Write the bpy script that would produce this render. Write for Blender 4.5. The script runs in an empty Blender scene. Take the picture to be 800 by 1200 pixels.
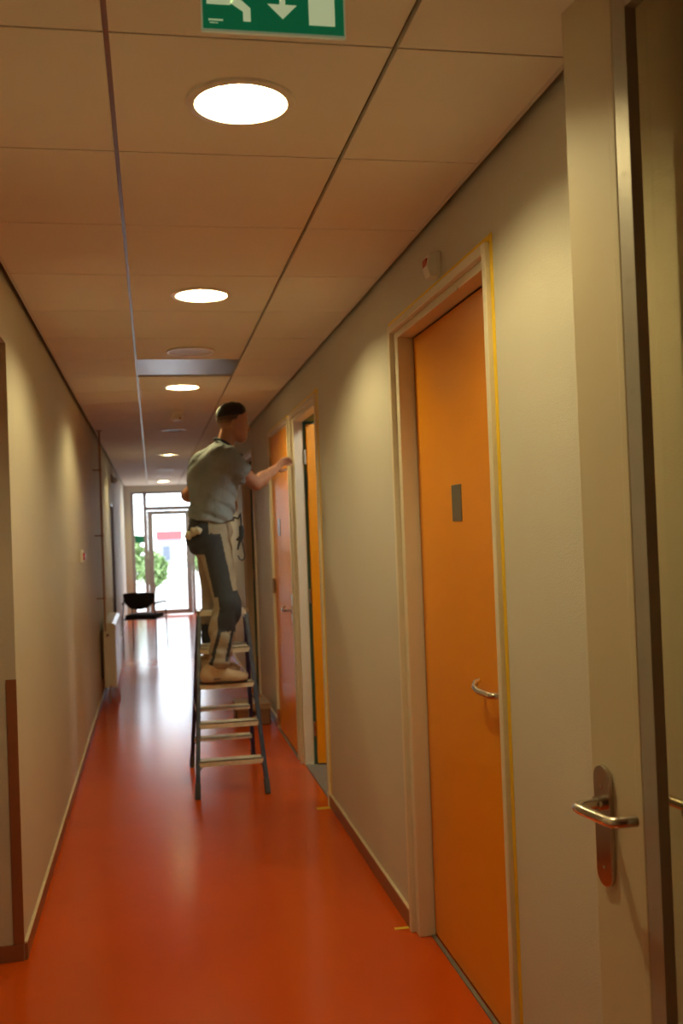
import bpy, math, random
import numpy as np
from mathutils import Matrix, Vector

random.seed(4)
sc = bpy.context.scene
col = sc.collection
R = math.radians

# ------------------------------------------------------------------ camera
CAM_H, FPX = 1.6, 1167.0
VP, ROLL = (178.0, 628.0), 0.037          # corridor vanishing point and tilt of the verticals, 800x1200 frame
_d = Vector((VP[0] - 400, VP[1] - 600, FPX)).normalized()
_dn = Vector((ROLL, 1, -(_d.x * ROLL + _d.y) / _d.z)).normalized()
_r = _dn.cross(_d)
cam_d = bpy.data.cameras.new('camera')
cam = bpy.data.objects.new('camera', cam_d)
col.objects.link(cam)
# rows: world axes written in image axes (x right, y down, z forward); columns: image axes in world
_m = Matrix(((_r.x, -_r.y, -_r.z), (_d.x, -_d.y, -_d.z), (-_dn.x, _dn.y, _dn.z)))
cam.matrix_world = Matrix.Translation((0, 0, CAM_H)) @ _m.to_4x4()
cam_d.sensor_fit = 'VERTICAL'
cam_d.sensor_height = 36
cam_d.lens = FPX / 1200 * 36
cam_d.clip_start = 0.05
cam_d.dof.use_dof = True
cam_d.dof.focus_distance = 2.7
cam_d.dof.aperture_fstop = 4.5
sc.camera = cam

# ------------------------------------------------------------------ world, exposure
w = bpy.data.worlds.new('sky')
sc.world = w
w.use_nodes = True
bg = w.node_tree.nodes['Background']
bg.inputs['Color'].default_value = (0.80, 0.90, 1.0, 1)
bg.inputs['Strength'].default_value = 6.0
sc.view_settings.view_transform = 'Standard'
sc.view_settings.look = 'None'
sc.view_settings.gamma = 1
sc.view_settings.use_curve_mapping = False
sc.view_settings.exposure = 0.12
LAMP_COL = (1.0, 0.83, 0.38)
LAMP_W = 31.0


def portal(loc, rot, sx, sy):
    l = bpy.data.lights.new('entrance_glazing_portal', 'AREA')
    l.shape = 'RECTANGLE'
    l.size, l.size_y = sx, sy
    l.cycles.is_portal = True
    o = bpy.data.objects.new('entrance_glazing_portal', l)
    o.location, o.rotation_euler = loc, rot
    col.objects.link(o)


# ------------------------------------------------------------------ materials
MATS = {}


def mat(name, c, rough=0.5, metal=0.0, noise=0.0, nscale=20.0, bump=0.0, bscale=200.0, spec=0.5, emis=None,
        coat=0.0, stretch=None, detail=3.0, bdist=0.004):
    if name in MATS:
        return MATS[name]
    m = bpy.data.materials.new(name)
    m.use_nodes = True
    nt = m.node_tree
    b = nt.nodes['Principled BSDF']
    b.inputs['Base Color'].default_value = (*c, 1)
    b.inputs['Roughness'].default_value = rough
    b.inputs['Metallic'].default_value = metal
    b.inputs['Specular IOR Level'].default_value = spec
    b.inputs['Coat Weight'].default_value = coat
    if emis:
        b.inputs['Emission Color'].default_value = (*emis[0], 1)
        b.inputs['Emission Strength'].default_value = emis[1]
    tc = nt.nodes.new('ShaderNodeTexCoord')
    src = tc.outputs['Object']
    if stretch:
        mp = nt.nodes.new('ShaderNodeMapping')
        mp.inputs['Scale'].default_value = stretch
        nt.links.new(src, mp.inputs['Vector'])
        src = mp.outputs['Vector']
    if noise > 0:
        n = nt.nodes.new('ShaderNodeTexNoise')
        n.inputs['Scale'].default_value = nscale
        n.inputs['Detail'].default_value = detail
        nt.links.new(src, n.inputs['Vector'])
        mx = nt.nodes.new('ShaderNodeMix')
        mx.data_type = 'RGBA'
        mx.inputs[6].default_value = (*[max(0, x * (1 - noise)) for x in c], 1)
        mx.inputs[7].default_value = (*[min(1, x * (1 + noise)) for x in c], 1)
        nt.links.new(n.outputs['Fac'], mx.inputs[0])
        nt.links.new(mx.outputs[2], b.inputs['Base Color'])
    if bump > 0:
        n2 = nt.nodes.new('ShaderNodeTexNoise')
        n2.inputs['Scale'].default_value = bscale
        n2.inputs['Detail'].default_value = 4
        nt.links.new(src, n2.inputs['Vector'])
        bp = nt.nodes.new('ShaderNodeBump')
        bp.inputs['Strength'].default_value = bump
        bp.inputs['Distance'].default_value = bdist
        nt.links.new(n2.outputs['Fac'], bp.inputs['Height'])
        nt.links.new(bp.outputs['Normal'], b.inputs['Normal'])
    MATS[name] = m
    return m


def glass_mat(name, tint=(1, 1, 1), ior=1.5):
    m = bpy.data.materials.new(name)
    m.use_nodes = True
    nt = m.node_tree
    nt.nodes.remove(nt.nodes['Principled BSDF'])
    out = nt.nodes['Material Output']
    tr = nt.nodes.new('ShaderNodeBsdfTransparent')
    tr.inputs['Color'].default_value = (*tint, 1)
    gl = nt.nodes.new('ShaderNodeBsdfGlossy')
    gl.inputs['Roughness'].default_value = 0.0
    lw = nt.nodes.new('ShaderNodeLayerWeight')          # thin-sheet Fresnel reflection (Schlick)
    lw.inputs['Blend'].default_value = 0.5
    pw = nt.nodes.new('ShaderNodeMath')
    pw.operation = 'POWER'
    pw.inputs[1].default_value = 5.0
    nt.links.new(lw.outputs['Facing'], pw.inputs[0])
    r0 = ((ior - 1) / (ior + 1)) ** 2
    fr = nt.nodes.new('ShaderNodeMath')
    fr.operation = 'MULTIPLY_ADD'
    fr.inputs[1].default_value = 1 - r0
    fr.inputs[2].default_value = r0
    nt.links.new(pw.outputs[0], fr.inputs[0])
    mx = nt.nodes.new('ShaderNodeMixShader')
    nt.links.new(fr.outputs[0], mx.inputs[0])
    nt.links.new(tr.outputs[0], mx.inputs[1])
    nt.links.new(gl.outputs[0], mx.inputs[2])
    nt.links.new(mx.outputs[0], out.inputs['Surface'])
    MATS[name] = m
    return m


M_WALL = mat('wall_paint', (0.64, 0.61, 0.54), 0.6, bump=0.25, bscale=260, noise=0.03, nscale=3)
M_SHELL = mat('plain_plaster', (0.6, 0.57, 0.52), 0.8, noise=0.04)
M_FLOOR = mat('orange_linoleum', (0.66, 0.09, 0.004), 0.18, noise=0.10, nscale=2.2, bump=0.02, bscale=60, spec=0.4)
M_TILE = mat('ceiling_board', (0.85, 0.80, 0.72), 0.7, noise=0.03, nscale=5, bump=0.10, bscale=420)
M_RAIL = mat('carrier_rail_metal', (0.30, 0.28, 0.27), 0.3, metal=0.9, noise=0.05)
M_EDGE = mat('edge_trim_metal', (0.72, 0.68, 0.64), 0.35, noise=0.03)
M_DARK = mat('plenum_concrete', (0.34, 0.33, 0.31), 0.9, noise=0.1)
M_PANEL = mat('brushed_panel', (0.33, 0.32, 0.33), 0.33, metal=0.85, noise=0.06, nscale=8, stretch=(1, 30, 1))
M_FRAME = mat('cream_frame_paint', (0.78, 0.70, 0.55), 0.38, noise=0.03, nscale=6)
M_DOOR = mat('orange_door_laminate', (0.86, 0.31, 0.004), 0.33, spec=0.4, noise=0.03, nscale=4)
M_GAP = mat('dark_seal', (0.02, 0.015, 0.012), 0.8, noise=0.1)
M_STEEL = mat('brushed_steel', (0.62, 0.58, 0.53), 0.22, metal=1.0, noise=0.04, nscale=40)
M_PLATE = mat('polished_plate', (0.66, 0.60, 0.55), 0.16, metal=1.0, noise=0.03, nscale=30)
M_BASE = mat('terracotta_skirting', (0.30, 0.115, 0.055), 0.4, noise=0.05)
M_CREAMLINE = mat('skirting_cap', (0.70, 0.58, 0.42), 0.5, noise=0.03)
M_TAPE = mat('masking_tape_yellow', (0.90, 0.60, 0.03), 0.6, noise=0.06, nscale=30, bump=0.1)
M_WHITE = mat('white_plastic', (0.78, 0.76, 0.72), 0.4, noise=0.02)
M_RED = mat('red_plastic', (0.42, 0.03, 0.025), 0.35, noise=0.04)
M_ALU = mat('aluminium_bead', (0.44, 0.41, 0.37), 0.42, metal=0.3, noise=0.04, nscale=14, stretch=(1, 1, .1))
M_SILL = mat('grey_stone_sill', (0.22, 0.21, 0.18), 0.5, noise=0.12, nscale=25)
M_GREENW = mat('green_office_wall', (0.05, 0.16, 0.13), 0.6, noise=0.05)
M_LEAFDARK = mat('dark_door', (0.16, 0.10, 0.08), 0.4, noise=0.05)
M_UPVC = mat('grey_window_frame', (0.36, 0.35, 0.38), 0.4, noise=0.03)
M_GLASS = glass_mat('clear_pane')
M_FGLASS = glass_mat('fire_glass', (0.90, 0.86, 0.74), 1.55)

# ------------------------------------------------------------------ mesh helpers


class MB:
    """collects vertices and faces, then builds ONE mesh object"""

    def __init__(s):
        s.v, s.f, s.mi = [], [], []

    def add(s, v, f, mi=0):
        k = len(s.v)
        s.v += [tuple(p) for p in v]
        s.f += [tuple(i + k for i in q) for q in f]
        s.mi += [mi] * len(f)
        return s

    def box(s, x0, x1, y0, y1, z0, z1, mi=0):
        v = [(x0, y0, z0), (x1, y0, z0), (x1, y1, z0), (x0, y1, z0), (x0, y0, z1), (x1, y0, z1), (x1, y1, z1), (x0, y1, z1)]
        f = [(0, 3, 2, 1), (4, 5, 6, 7), (0, 1, 5, 4), (1, 2, 6, 5), (2, 3, 7, 6), (3, 0, 4, 7)]
        return s.add(v, f, mi)

    def bar(s, a, b, w, t, up=(0, 0, 1), w2=None, t2=None, mi=0):
        """box beam from a to b; w across, t along 'up'-ish"""
        a, b = Vector(a), Vector(b)
        d = (b - a).normalized()
        x = d.cross(Vector(up)).normalized()
        y = x.cross(d).normalized()
        v = []
        for p, ww, tt in ((a, w, t), (b, w2 or w, t2 or t)):
            for sx, sy in ((-1, -1), (1, -1), (1, 1), (-1, 1)):
                v.append(p + x * sx * ww / 2 + y * sy * tt / 2)
        return s.add(v, [(3, 2, 1, 0), (4, 5, 6, 7), (0, 1, 5, 4), (1, 2, 6, 5), (2, 3, 7, 6), (3, 0, 4, 7)], mi)

    def tube(s, pts, r, n=12, mi=0, cap=True):
        pts = [Vector(p) for p in pts]
        rs = r if isinstance(r, (list, tuple)) else [r] * len(pts)
        prev = None
        v, f = [], []
        for i, p in enumerate(pts):
            d = (pts[min(i + 1, len(pts) - 1)] - pts[max(i - 1, 0)]).normalized()
            if prev is None:
                x = d.cross(Vector((0, 0, 1)))
                if x.length < 1e-3:
                    x = d.cross(Vector((0, 1, 0)))
            else:
                x = prev - d * prev.dot(d)
            x.normalize()
            prev = x
            y = d.cross(x)
            for k in range(n):
                a = 2 * math.pi * k / n
                v.append(p + (x * math.cos(a) + y * math.sin(a)) * rs[i])
        for i in range(len(pts) - 1):
            for k in range(n):
                k2 = (k + 1) % n
                f.append((i * n + k, i * n + k2, (i + 1) * n + k2, (i + 1) * n + k))
        if cap:
            f.append(tuple(range(n - 1, -1, -1)))
            f.append(tuple((len(pts) - 1) * n + k for k in range(n)))
        return s.add(v, f, mi)

    def lathe(s, prof, c=(0, 0, 0), n=40, mi=0, closed=False):
        v, f = [], []
        for r, z in prof:
            for k in range(n):
                a = 2 * math.pi * k / n
                v.append((c[0] + r * math.cos(a), c[1] + r * math.sin(a), c[2] + z))
        m = len(prof)
        rng = range(m if closed else m - 1)
        for i in rng:
            j = (i + 1) % m
            for k in range(n):
                k2 = (k + 1) % n
                f.append((i * n + k, i * n + k2, j * n + k2, j * n + k))
        return s.add(v, f, mi)

    def prism(s, poly, fn, d0, d1, mi=0):
        """2-D polygon (counter-clockwise) extruded; fn(u, v, d) gives the point"""
        n = len(poly)
        v = [fn(u, w_, d0) for u, w_ in poly] + [fn(u, w_, d1) for u, w_ in poly]
        f = [tuple(range(n - 1, -1, -1)), tuple(range(n, 2 * n))]
        f += [(i, (i + 1) % n, n + (i + 1) % n, n + i) for i in range(n)]
        return s.add(v, f, mi)

    def build(s, name, m, parent=None, smooth=False, bevel=0.0, seg=2):
        o_ = Vector((0, 0, 0))
        if parent is not None and not parent.get('_local'):
            p = parent
            while p is not None:
                o_ += Vector(p.location)
                p = p.parent
        me = bpy.data.meshes.new(name)
        me.from_pydata([tuple(Vector(q) - o_) for q in s.v], [], s.f)
        for mm in (m if isinstance(m, (list, tuple)) else [m]):
            me.materials.append(mm)
        if max(s.mi, default=0):
            me.polygons.foreach_set('material_index', s.mi)
        if smooth:
            me.polygons.foreach_set('use_smooth', [True] * len(me.polygons))
            try:
                me.set_sharp_from_angle(angle=R(40))
            except Exception:
                pass
        me.update()
        o = bpy.data.objects.new(name, me)
        col.objects.link(o)
        if parent is not None:
            o.parent = parent
            if parent.get('_local'):
                o['_local'] = 1
        if bevel:
            b = o.modifiers.new('bevel', 'BEVEL')
            b.width, b.segments, b.limit_method = bevel, seg, 'ANGLE'
            b.angle_limit = R(40)
        return o


def tag(o, label=None, cat=None, group=None, kind=None):
    if label:
        o['label'] = label
    if cat:
        o['category'] = cat
    if group:
        o['group'] = group
    if kind:
        o['kind'] = kind
    return o


def thing(name, label, cat, loc=(0, 0, 0), rz=0.0, group=None, kind=None, local=False):
    o = bpy.data.objects.new(name, None)
    o.empty_display_size = 0.1
    o.location = loc
    o.rotation_euler.z = rz
    col.objects.link(o)
    if local:
        o['_local'] = 1
    return tag(o, label, cat, group, kind)


def child(o, parent):
    o.parent = parent
    return o


def arc(c, r, a0, a1, n, plane='xz', off=0.0):
    out = []
    for i in range(n + 1):
        a = R(a0 + (a1 - a0) * i / n)
        u, v_ = c[0] + r * math.cos(a), c[1] + r * math.sin(a)
        out.append((u, v_))
    return out


# ------------------------------------------------------------------ structure: the corridor
XL, XR, ZC = -0.53, 0.967, 2.615
YB, YE = -3.0, 20.4
WT = 0.14
DOORS = {1: (2.68, 3.87), 2: (5.70, 6.82), 3: (6.92, 8.10), 4: (9.42, 10.62)}   # outer frame edges along the wall
DH = 2.40

tag(MB().box(-3.2, 5.2, YB - .2, YE + .15, -.15, 0).build('floor', M_FLOOR), 'glossy red-orange linoleum floor of the corridor', 'floor', kind='structure')

# right wall with four door openings
mb = MB()
y = YB
for k in sorted(DOORS):
    a, b = DOORS[k]
    mb.box(XR, XR + WT, y, a + .02, 0, ZC + .2)
    mb.box(XR, XR + WT, a + .02, b - .02, DH - .02, ZC + .2)
    y = b - .02
mb.box(XR, XR + WT, y, YE, 0, ZC + .2)
tag(mb.build('wall_right', M_WALL), 'beige textured corridor wall with the row of orange doors', 'wall', kind='structure')

# left wall: passage opening near the viewer, dark door far away
OP0, OP1, OPH = 2.75, 4.0, 2.365
LD0, LD1 = 13.55, 14.45
mb = MB()
mb.box(XL - WT, XL, YB, OP0, 0, ZC + .2)
mb.box(XL - WT, XL, OP0, OP1, OPH, ZC + .2)
mb.box(XL - WT, XL, OP1, LD0, 0, ZC + .2)
mb.box(XL - WT, XL, LD0, LD1, 2.06, ZC + .2)
mb.box(XL - WT, XL, LD1, YE, 0, ZC + .2)
tag(mb.build('wall_left', M_WALL), 'beige textured corridor wall with passage opening and radiator', 'wall', kind='structure')

# end wall around the entrance glazing
EX0, EX1, EZ1 = -0.40, XR, 2.49
mb = MB()
mb.box(XL - WT, EX0, YE - .05, YE + .15, 0, ZC + .2)
mb.box(EX0, EX1, YE - .05, YE + .15, EZ1, ZC + .2)
tag(mb.build('wall_end', M_WALL), 'plain wall surround of the glazed entrance at corridor end', 'wall', kind='structure')

# building shell that closes the rooms beside the corridor
mb = MB()
mb.box(-3.2, -3.05, YB - .2, YE + .15, 0, 3.0)
tag(mb.build('wall_outer_left', M_SHELL), 'outer wall beyond the side passage', 'wall', kind='structure')
tag(MB().box(3.6, 3.75, YB - .2, YE + .15, 0, 3.0).build('wall_outer_right', M_SHELL), 'outer wall of the offices behind the orange doors', 'wall', kind='structure')
tag(MB().box(-3.2, 5.2, YB - .2, YB, 0, 3.0).build('wall_back', M_SHELL), 'plain wall closing the corridor behind the viewpoint', 'wall', kind='structure')
mb = MB()
mb.box(-3.2, XL - WT, YE - .05, YE + .15, 0, 3.0)
mb.box(XR, 5.2, YE - .05, YE + .15, 0, 3.0)
tag(mb.build('wall_front', M_SHELL), 'front wall on both sides of the entrance', 'wall', kind='structure')
# office behind the open door
mb = MB()
mb.box(XR + WT, 3.6, 4.95, 5.05, 0, 3.0)
tag(mb.build('wall_office_near', M_SHELL), 'plain side wall of the office behind the open door', 'wall', kind='structure')
tag(MB().box(XR + WT, 3.6, 7.55, 7.65, 0, 3.0).build('wall_office_far', M_GREENW), 'dark green side wall of the office behind the open door', 'wall', kind='structure')
# ------------------------------------------------------------------ ceiling: deck, rails, edge trims, single tiles
ceil = tag(MB().box(-3.2, 5.2, YB - .2, YE + .15, ZC + .22, ZC + .4).build('ceiling', M_DARK), 'suspended ceiling of large square boards with dark joints', 'ceiling', kind='structure')
PITCH, ROW0 = 0.632, 2.03
JL, JR = -0.058, 0.541                  # the two long joints
LAMPS = [2.33, 4.24, 6.90, 12.75, 18.9]
SPEAKER, RINGS = 5.55, [9.75, 15.8, 17.6]
LX = 0.24
HOLES = {}
for yy in LAMPS + [9.75]:
    HOLES[math.floor((yy - ROW0) / PITCH)] = (LX, yy, 0.112)


def tile_mesh(x0, x1, y0, y1, hole=None, th=0.018):
    mb = MB()
    z0, z1 = ZC, ZC + th
    if not hole:
        return mb.box(x0, x1, y0, y1, z0, z1)
    cx, cy, r = hole
    n = 48
    ring, sq = [], []
    for k in range(n):
        a = 2 * math.pi * (k + .5) / n
        c_, s_ = math.cos(a), math.sin(a)
        ring.append((cx + r * c_, cy + r * s_))
        t = min(((x1 - cx) / c_ if c_ > 0 else (x0 - cx) / c_), ((y1 - cy) / s_ if s_ > 0 else (y0 - cy) / s_))
        sq.append([cx + t * c_, cy + t * s_])
    for (qx, qy) in ((x0, y0), (x1, y0), (x1, y1), (x0, y1)):       # pull the nearest ring rays into the corners
        k = min(range(n), key=lambda i: (sq[i][0] - qx) ** 2 + (sq[i][1] - qy) ** 2)
        sq[k] = [qx, qy]
    v = [(a, b, z0) for a, b in ring] + [(a, b, z0) for a, b in sq] + [(a, b, z1) for a, b in ring] + [(a, b, z1) for a, b in sq]
    f = []
    for k in range(n):
        j = (k + 1) % n
        f += [(k, n + k, n + j, j), (2 * n + k, 2 * n + j, 3 * n + j, 3 * n + k), (k, j, 2 * n + j, 2 * n + k), (n + k, 3 * n + k, 3 * n + j, n + j)]
    return mb.add(v, f)


g, t_ = 0.006, 0.0032
row_lo, row_hi = math.floor((YB - ROW0) / PITCH) + 1, math.floor((YE - .05 - ROW0) / PITCH)
shared = {}
for r_ in range(row_lo, row_hi + 1):
    y0, y1 = ROW0 + r_ * PITCH + t_, ROW0 + (r_ + 1) * PITCH - t_
    y1 = min(y1, YE - .055)
    for c_, (x0, x1) in enumerate(((XL + .036, JL - g), (JL + g, JR - g), (JR + g, XR - .036))):
        if c_ == 1 and r_ == 6:
            o = MB().box(x0, x1, y0, y1 - .022, ZC + .007, ZC + .022).build('metal_panel', M_PANEL, ceil)
            o['label'] = 'grey metal access panel between the ceiling boards'
            continue
        hole = HOLES.get(r_) if c_ == 1 else None
        full = abs((y1 - y0) - (PITCH - 2 * t_)) < 1e-6
        if hole is None and full and c_ in shared:
            o = bpy.data.objects.new('ceiling_tile', shared[c_][0])
            col.objects.link(o)
            o.parent = ceil
            o.location = (0, y0 - shared[c_][1], 0)
        else:
            o = tile_mesh(x0, x1, y0, y1, hole).build('ceiling_tile', M_TILE, ceil)
            if hole is None and full:
                shared[c_] = (o.data, y0)
for x in (JL, JR):
    MB().box(x - g - .004, x + g + .004, YB, YE - .06, ZC + .0185, ZC + .03).build('carrier_rail', M_RAIL, ceil)
for s_, x in ((1, XL), (-1, XR)):
    a, b = sorted((x + s_ * .024, x + s_ * .036))
    MB().box(a, b, YB, YE - .06, ZC - .001, ZC + .017).build('edge_trim', M_EDGE, ceil)

# ------------------------------------------------------------------ skirtings and trims
mb = MB()
for a, b in ((YB, 2.68), (3.87, 5.70), (8.10, 9.42), (10.62, YE - .05)):
    mb.box(XR - .012, XR, a, b, 0, .068).box(XR - .012, XR, a, b, .068, .075, 1)
tag(mb.build('baseboard_right', [M_BASE, M_CREAMLINE]), 'low terracotta skirting with cream top edge below the doors wall', 'baseboard', kind='structure')
mb = MB()
for a, b in ((YB, OP0), (OP1, LD0), (LD1, YE - .05)):
    mb.box(XL, XL + .012, a, b, 0, .062).box(XL, XL + .012, a, b, .062, .069, 1)
tag(mb.build('baseboard_left', [M_BASE, M_CREAMLINE]), 'low terracotta skirting with cream top edge below the radiator wall', 'baseboard', kind='structure')
tag(MB().box(XL - WT - 1.0, XL - .001, OP1 - .010, OP1 + .001, 0, .062).build('baseboard_passage', M_BASE), 'short terracotta skirting in the passage reveal', 'baseboard', kind='structure')
tag(MB().box(XL - .038, XL + .001, OP1 - .006, OP1 + .001, .062, 1.07).build('trim_1', M_BASE, bevel=.001), 'terracotta corner guard strip on the passage reveal', 'trim', kind='structure')
# reveal return wall of the passage (side passage wall facing the viewer)
tag(MB().box(-3.05, XL - WT, OP1, OP1 + .12, 0, ZC + .2).build('wall_passage', M_WALL), 'side passage wall running off from the corridor opening', 'wall', kind='structure')
tag(MB().box(-3.05, XL - WT, OP0 - .6, OP0 - .5, 0, ZC + .2).build('wall_passage_near', M_WALL), 'near side wall of the side passage', 'wall', kind='structure')
tag(MB().box(-3.05, XL - WT, OP0 - .6, OP1 + .1, OPH + .1, OPH + .14).build('ceiling_passage', M_TILE), 'plain ceiling of the side passage', 'ceiling', kind='structure')

# ------------------------------------------------------------------ orange doors in the right wall


def lever(parent, y0, y1, x_leaf, z, m=M_STEEL):
    """simple lever: rose, neck and a grip that curls up and back to the leaf; y0 spindle, y1 tip"""
    s = 1 if y1 > y0 else -1
    h = MB()
    pts = [(x_leaf, y0, z), (x_leaf - .04, y0, z), (x_leaf - .05, y0 + s * .006, z), (x_leaf - .054, y0 + s * .02, z), (x_leaf - .054, y0 + (y1 - y0) * .6, z - .002),
           (x_leaf - .052, y0 + (y1 - y0) * .85, z + .003), (x_leaf - .042, y1 - s * .004, z + .014), (x_leaf - .028, y1, z + .02)]
    h.tube(pts, [.010, .010, .0105, .011, .011, .0105, .010, .009], 14)
    h.tube([(x_leaf, y0, z), (x_leaf - .008, y0, z)], .026, 24)
    h.build('lever_handle', m, parent, smooth=True)


def frame_parts(root, a, b, deep=.06, tape=None):
    """painted frame: outer casing proud of the wall, stepped inner jamb, reveal down to the leaf"""
    ow, iw = .030, .052
    for nm, (p, q, r2) in (('frame_jamb', (a, a + ow, a + ow + iw)), ('frame_jamb', (b, b - ow, b - ow - iw))):
        m = MB()
        lo, hi = sorted((p, q))
        m.box(XR - .016, XR + .02, lo, hi, 0, DH)
        lo, hi = sorted((q, r2))
        m.box(XR - .002 + .006, XR + deep + .01, lo, hi, 0, DH - ow)
        m.build(nm, M_FRAME, root, bevel=.003)
    m = MB()
    m.box(XR - .016, XR + .02, a + ow, b - ow, DH - ow, DH)
    m.box(XR + .004, XR + deep + .01, a + ow + iw, b - ow - iw, DH - ow - .028, DH - ow)
    m.build('frame_head', M_FRAME, root, bevel=.003)
    return a + ow + iw, b - ow - iw, DH - ow - .028


XLF = XR + .068       # face of the closed leaves


def name_plate(parent, y0, y1, z0, z1, XLF):
    MB().box(XLF - .003, XLF + .001, y0, y1, z0, z1).build('name_plate', mat('dark_steel_plate', (0.24, 0.22, 0.19), .28, metal=.7, noise=.08, nscale=9), parent, bevel=.001)


def closed_door(n, label, hinge_far, plate=None, lev=None, hinges=False, flush=False):
    XLF = XR + (.002 if flush else .068)
    a, b = DOORS[n]
    root = thing('door_%d' % n, label, 'door', (XR, (a + b) / 2, 0), kind='structure')
    i0, i1, top = frame_parts(root, a, b)
    if flush:
        i0, i1, top = i0 - .035, i1 + .035, top + .02
    s = .005
    leaf = MB().box(XLF, XLF + .04, i0 + s, i1 - s, .012, top - s).build('leaf', M_DOOR, root, bevel=.0015)
    MB().box(XLF + .010, XLF + .03, i0 - .002, i1 + .002, 0, top + .004).build('seal', M_GAP, root)
    MB().box(XLF - .016, XLF - .002, i0, i1, .0, .006).build('threshold', M_SILL, root)
    if plate:
        name_plate(leaf, *plate, XLF)
    if lev:
        lever(leaf, lev[0], lev[1], XLF, lev[2])
    if hinges:
        hy, hs = (i1 - .004, -1) if hinge_far else (i0 + .004, 1)
        for z in (.10 if flush else .25, 1.16, 2.14):
            h0, h1 = sorted((hy, hy + hs * .05))
            MB().tube([(XLF - .012, hy, z - .06), (XLF - .012, hy, z + .06)], .012, 10).box(XLF - .006, XLF - .0005, h0, h1, z - .045, z + .045).build('hinge', M_STEEL, root)
    return root


d1 = closed_door(1, 'closed orange door with dark plate, first from the glazed door', True, (3.24, 3.345, 1.612, 1.738), (2.86, 3.045, 1.082))
# spy screw on the head of door 1
MB().tube([(XR + .003, 3.0, 2.345), (XR + .0055, 3.0, 2.345)], .006, 10).build('screw', M_STEEL, d1)
d3 = closed_door(3, 'closed glossy orange door beside the open office door', True, (7.60, 7.72, 1.565, 1.695), (7.10, 7.25, 1.03), hinges=True, flush=True)
MB().prism([(7.065, .92), (7.115, .92), (7.115, 1.15), (7.065, 1.15)], lambda u, v_, d: (XR + .000 + d, u, v_), 0, .003).build('lock_plate', M_STEEL, d3)

# doors 2 and 4 stand open into their rooms


def open_door(n, label):
    a, b = DOORS[n]
    root = thing('door_%d' % n, label, 'door', (XR, (a + b) / 2, 0), kind='structure')
    i0, i1, top = frame_parts(root, a, b)
    MB().box(XR + .01, XR + WT + .02, i0, i1, 0, .008).build('threshold', M_SILL, root)
    MB().box(XR + .07, XR + WT + .01, i1 - .001, i1 + .06, 0, top).box(XR + .07, XR + WT + .01, i0 - .06, i0 + .001, 0, top).box(XR + .07, XR + WT + .01, i0, i1, top - .001, top + .06).build('frame_lining', M_GREENW, root)
    leaf = MB().box(1.055, 1.055 + .96, i1 - .050, i1 - .010, .02, top - .02).build('leaf', M_DOOR, root, bevel=.0015)
    for z in (.25, 1.15, 2.1):
        MB().tube([(1.045, i1 - .014, z - .05), (1.045, i1 - .014, z + .05)], .010, 10).build('hinge', M_STEEL, root)
    MB().tube([(1.93, i1 - .05, 1.05), (1.93, i1 - .10, 1.05), (1.90, i1 - .105, 1.05), (1.80, i1 - .105, 1.05)], .010, 10).build('lever_handle', M_STEEL, leaf, smooth=True)
    return root


d2 = open_door(2, 'orange office door standing open with lamplight behind it')
d4 = open_door(4, 'orange door farthest along the wall, standing open behind the ladder')

# dark door far along the left wall
d5 = thing('door_5', 'dark narrow-looking door in the left wall before the chair', 'door', (XL, (LD0 + LD1) / 2, 0), kind='structure')
MB().box(XL - .09, XL - .05, LD0 + .01, LD1 - .01, .01, 2.05).build('leaf', M_LEAFDARK, d5, bevel=.002)
MB().box(XL - .10, XL + .004, LD0, LD0 + .03, 0, 2.06).box(XL - .10, XL + .004, LD1 - .03, LD1, 0, 2.06).box(XL - .10, XL + .004, LD0, LD1, 2.03, 2.06).build('frame', M_LEAFDARK, d5)

# ------------------------------------------------------------------ glazed entrance at the corridor end
win = thing('window_1', 'grey framed glazed screen at the bright corridor end', 'window', (.28, YE, 0), kind='structure')
Y0, Y1 = YE - .03, YE + .04
for nm, bx in (('mullion', (EX0, EX0 + .06, 0, EZ1)), ('mullion', (-.16, -.085, 0, EZ1)), ('mullion', (.775, .835, 0, EZ1)), ('mullion', (EX1 - .03, EX1, 0, EZ1)),
               ('transom', (-.085, .775, 2.11, 2.19)), ('head_rail', (EX0 + .06, EX1 - .03, EZ1 - .05, EZ1)), ('sill_rail', (EX0 + .06, -.145, 0, .09)), ('sill_rail', (.835, EX1 - .03, 0, .09))):
    MB().box(bx[0], bx[1], Y0, Y1, bx[2], bx[3]).build(nm, M_UPVC, win, bevel=.004)
for bx in ((EX0 + .06, -.145, .09, EZ1 - .05), (.835, EX1 - .03, .09, EZ1 - .05), (-.085, .775, 2.19, EZ1 - .05)):
    MB().box(bx[0], bx[1], YE + .002, YE + .008, bx[2], bx[3]).build('pane', M_GLASS, win)
d6 = thing('door_6', 'grey framed glass entrance door at the corridor end', 'door', (.345, YE, 0), kind='structure')
for nm, bx in (('stile', (-.08, .025, .012, 2.10)), ('stile', (.67, .77, .012, 2.10)), ('top_rail', (.01, .685, 2.02, 2.10)), ('bottom_rail', (.01, .685, .012, .11))):
    MB().box(bx[0], bx[1], Y0 - .005, Y1 - .015, bx[2], bx[3]).build(nm, M_UPVC, d6, bevel=.004)
MB().box(.01, .685, YE + .002, YE + .008, .11, 2.02).build('pane', M_GLASS, d6)
MB().box(.06, .36, Y0 - .045, Y0 - .005, 2.045, 2.10).build('door_closer', mat('closer_grey', (.25, .25, .27), .4, metal=.5, noise=.03), d6, bevel=.004)
MB().tube([(.73, Y0 - .005, 1.05), (.73, Y0 - .06, 1.05), (.62, Y0 - .06, 1.05)], .010, 10).build('lever_handle', M_STEEL, d6, smooth=True)
portal((.28, YE + .1, 1.25), (R(90), 0, 0), 1.36, 2.5)
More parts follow.
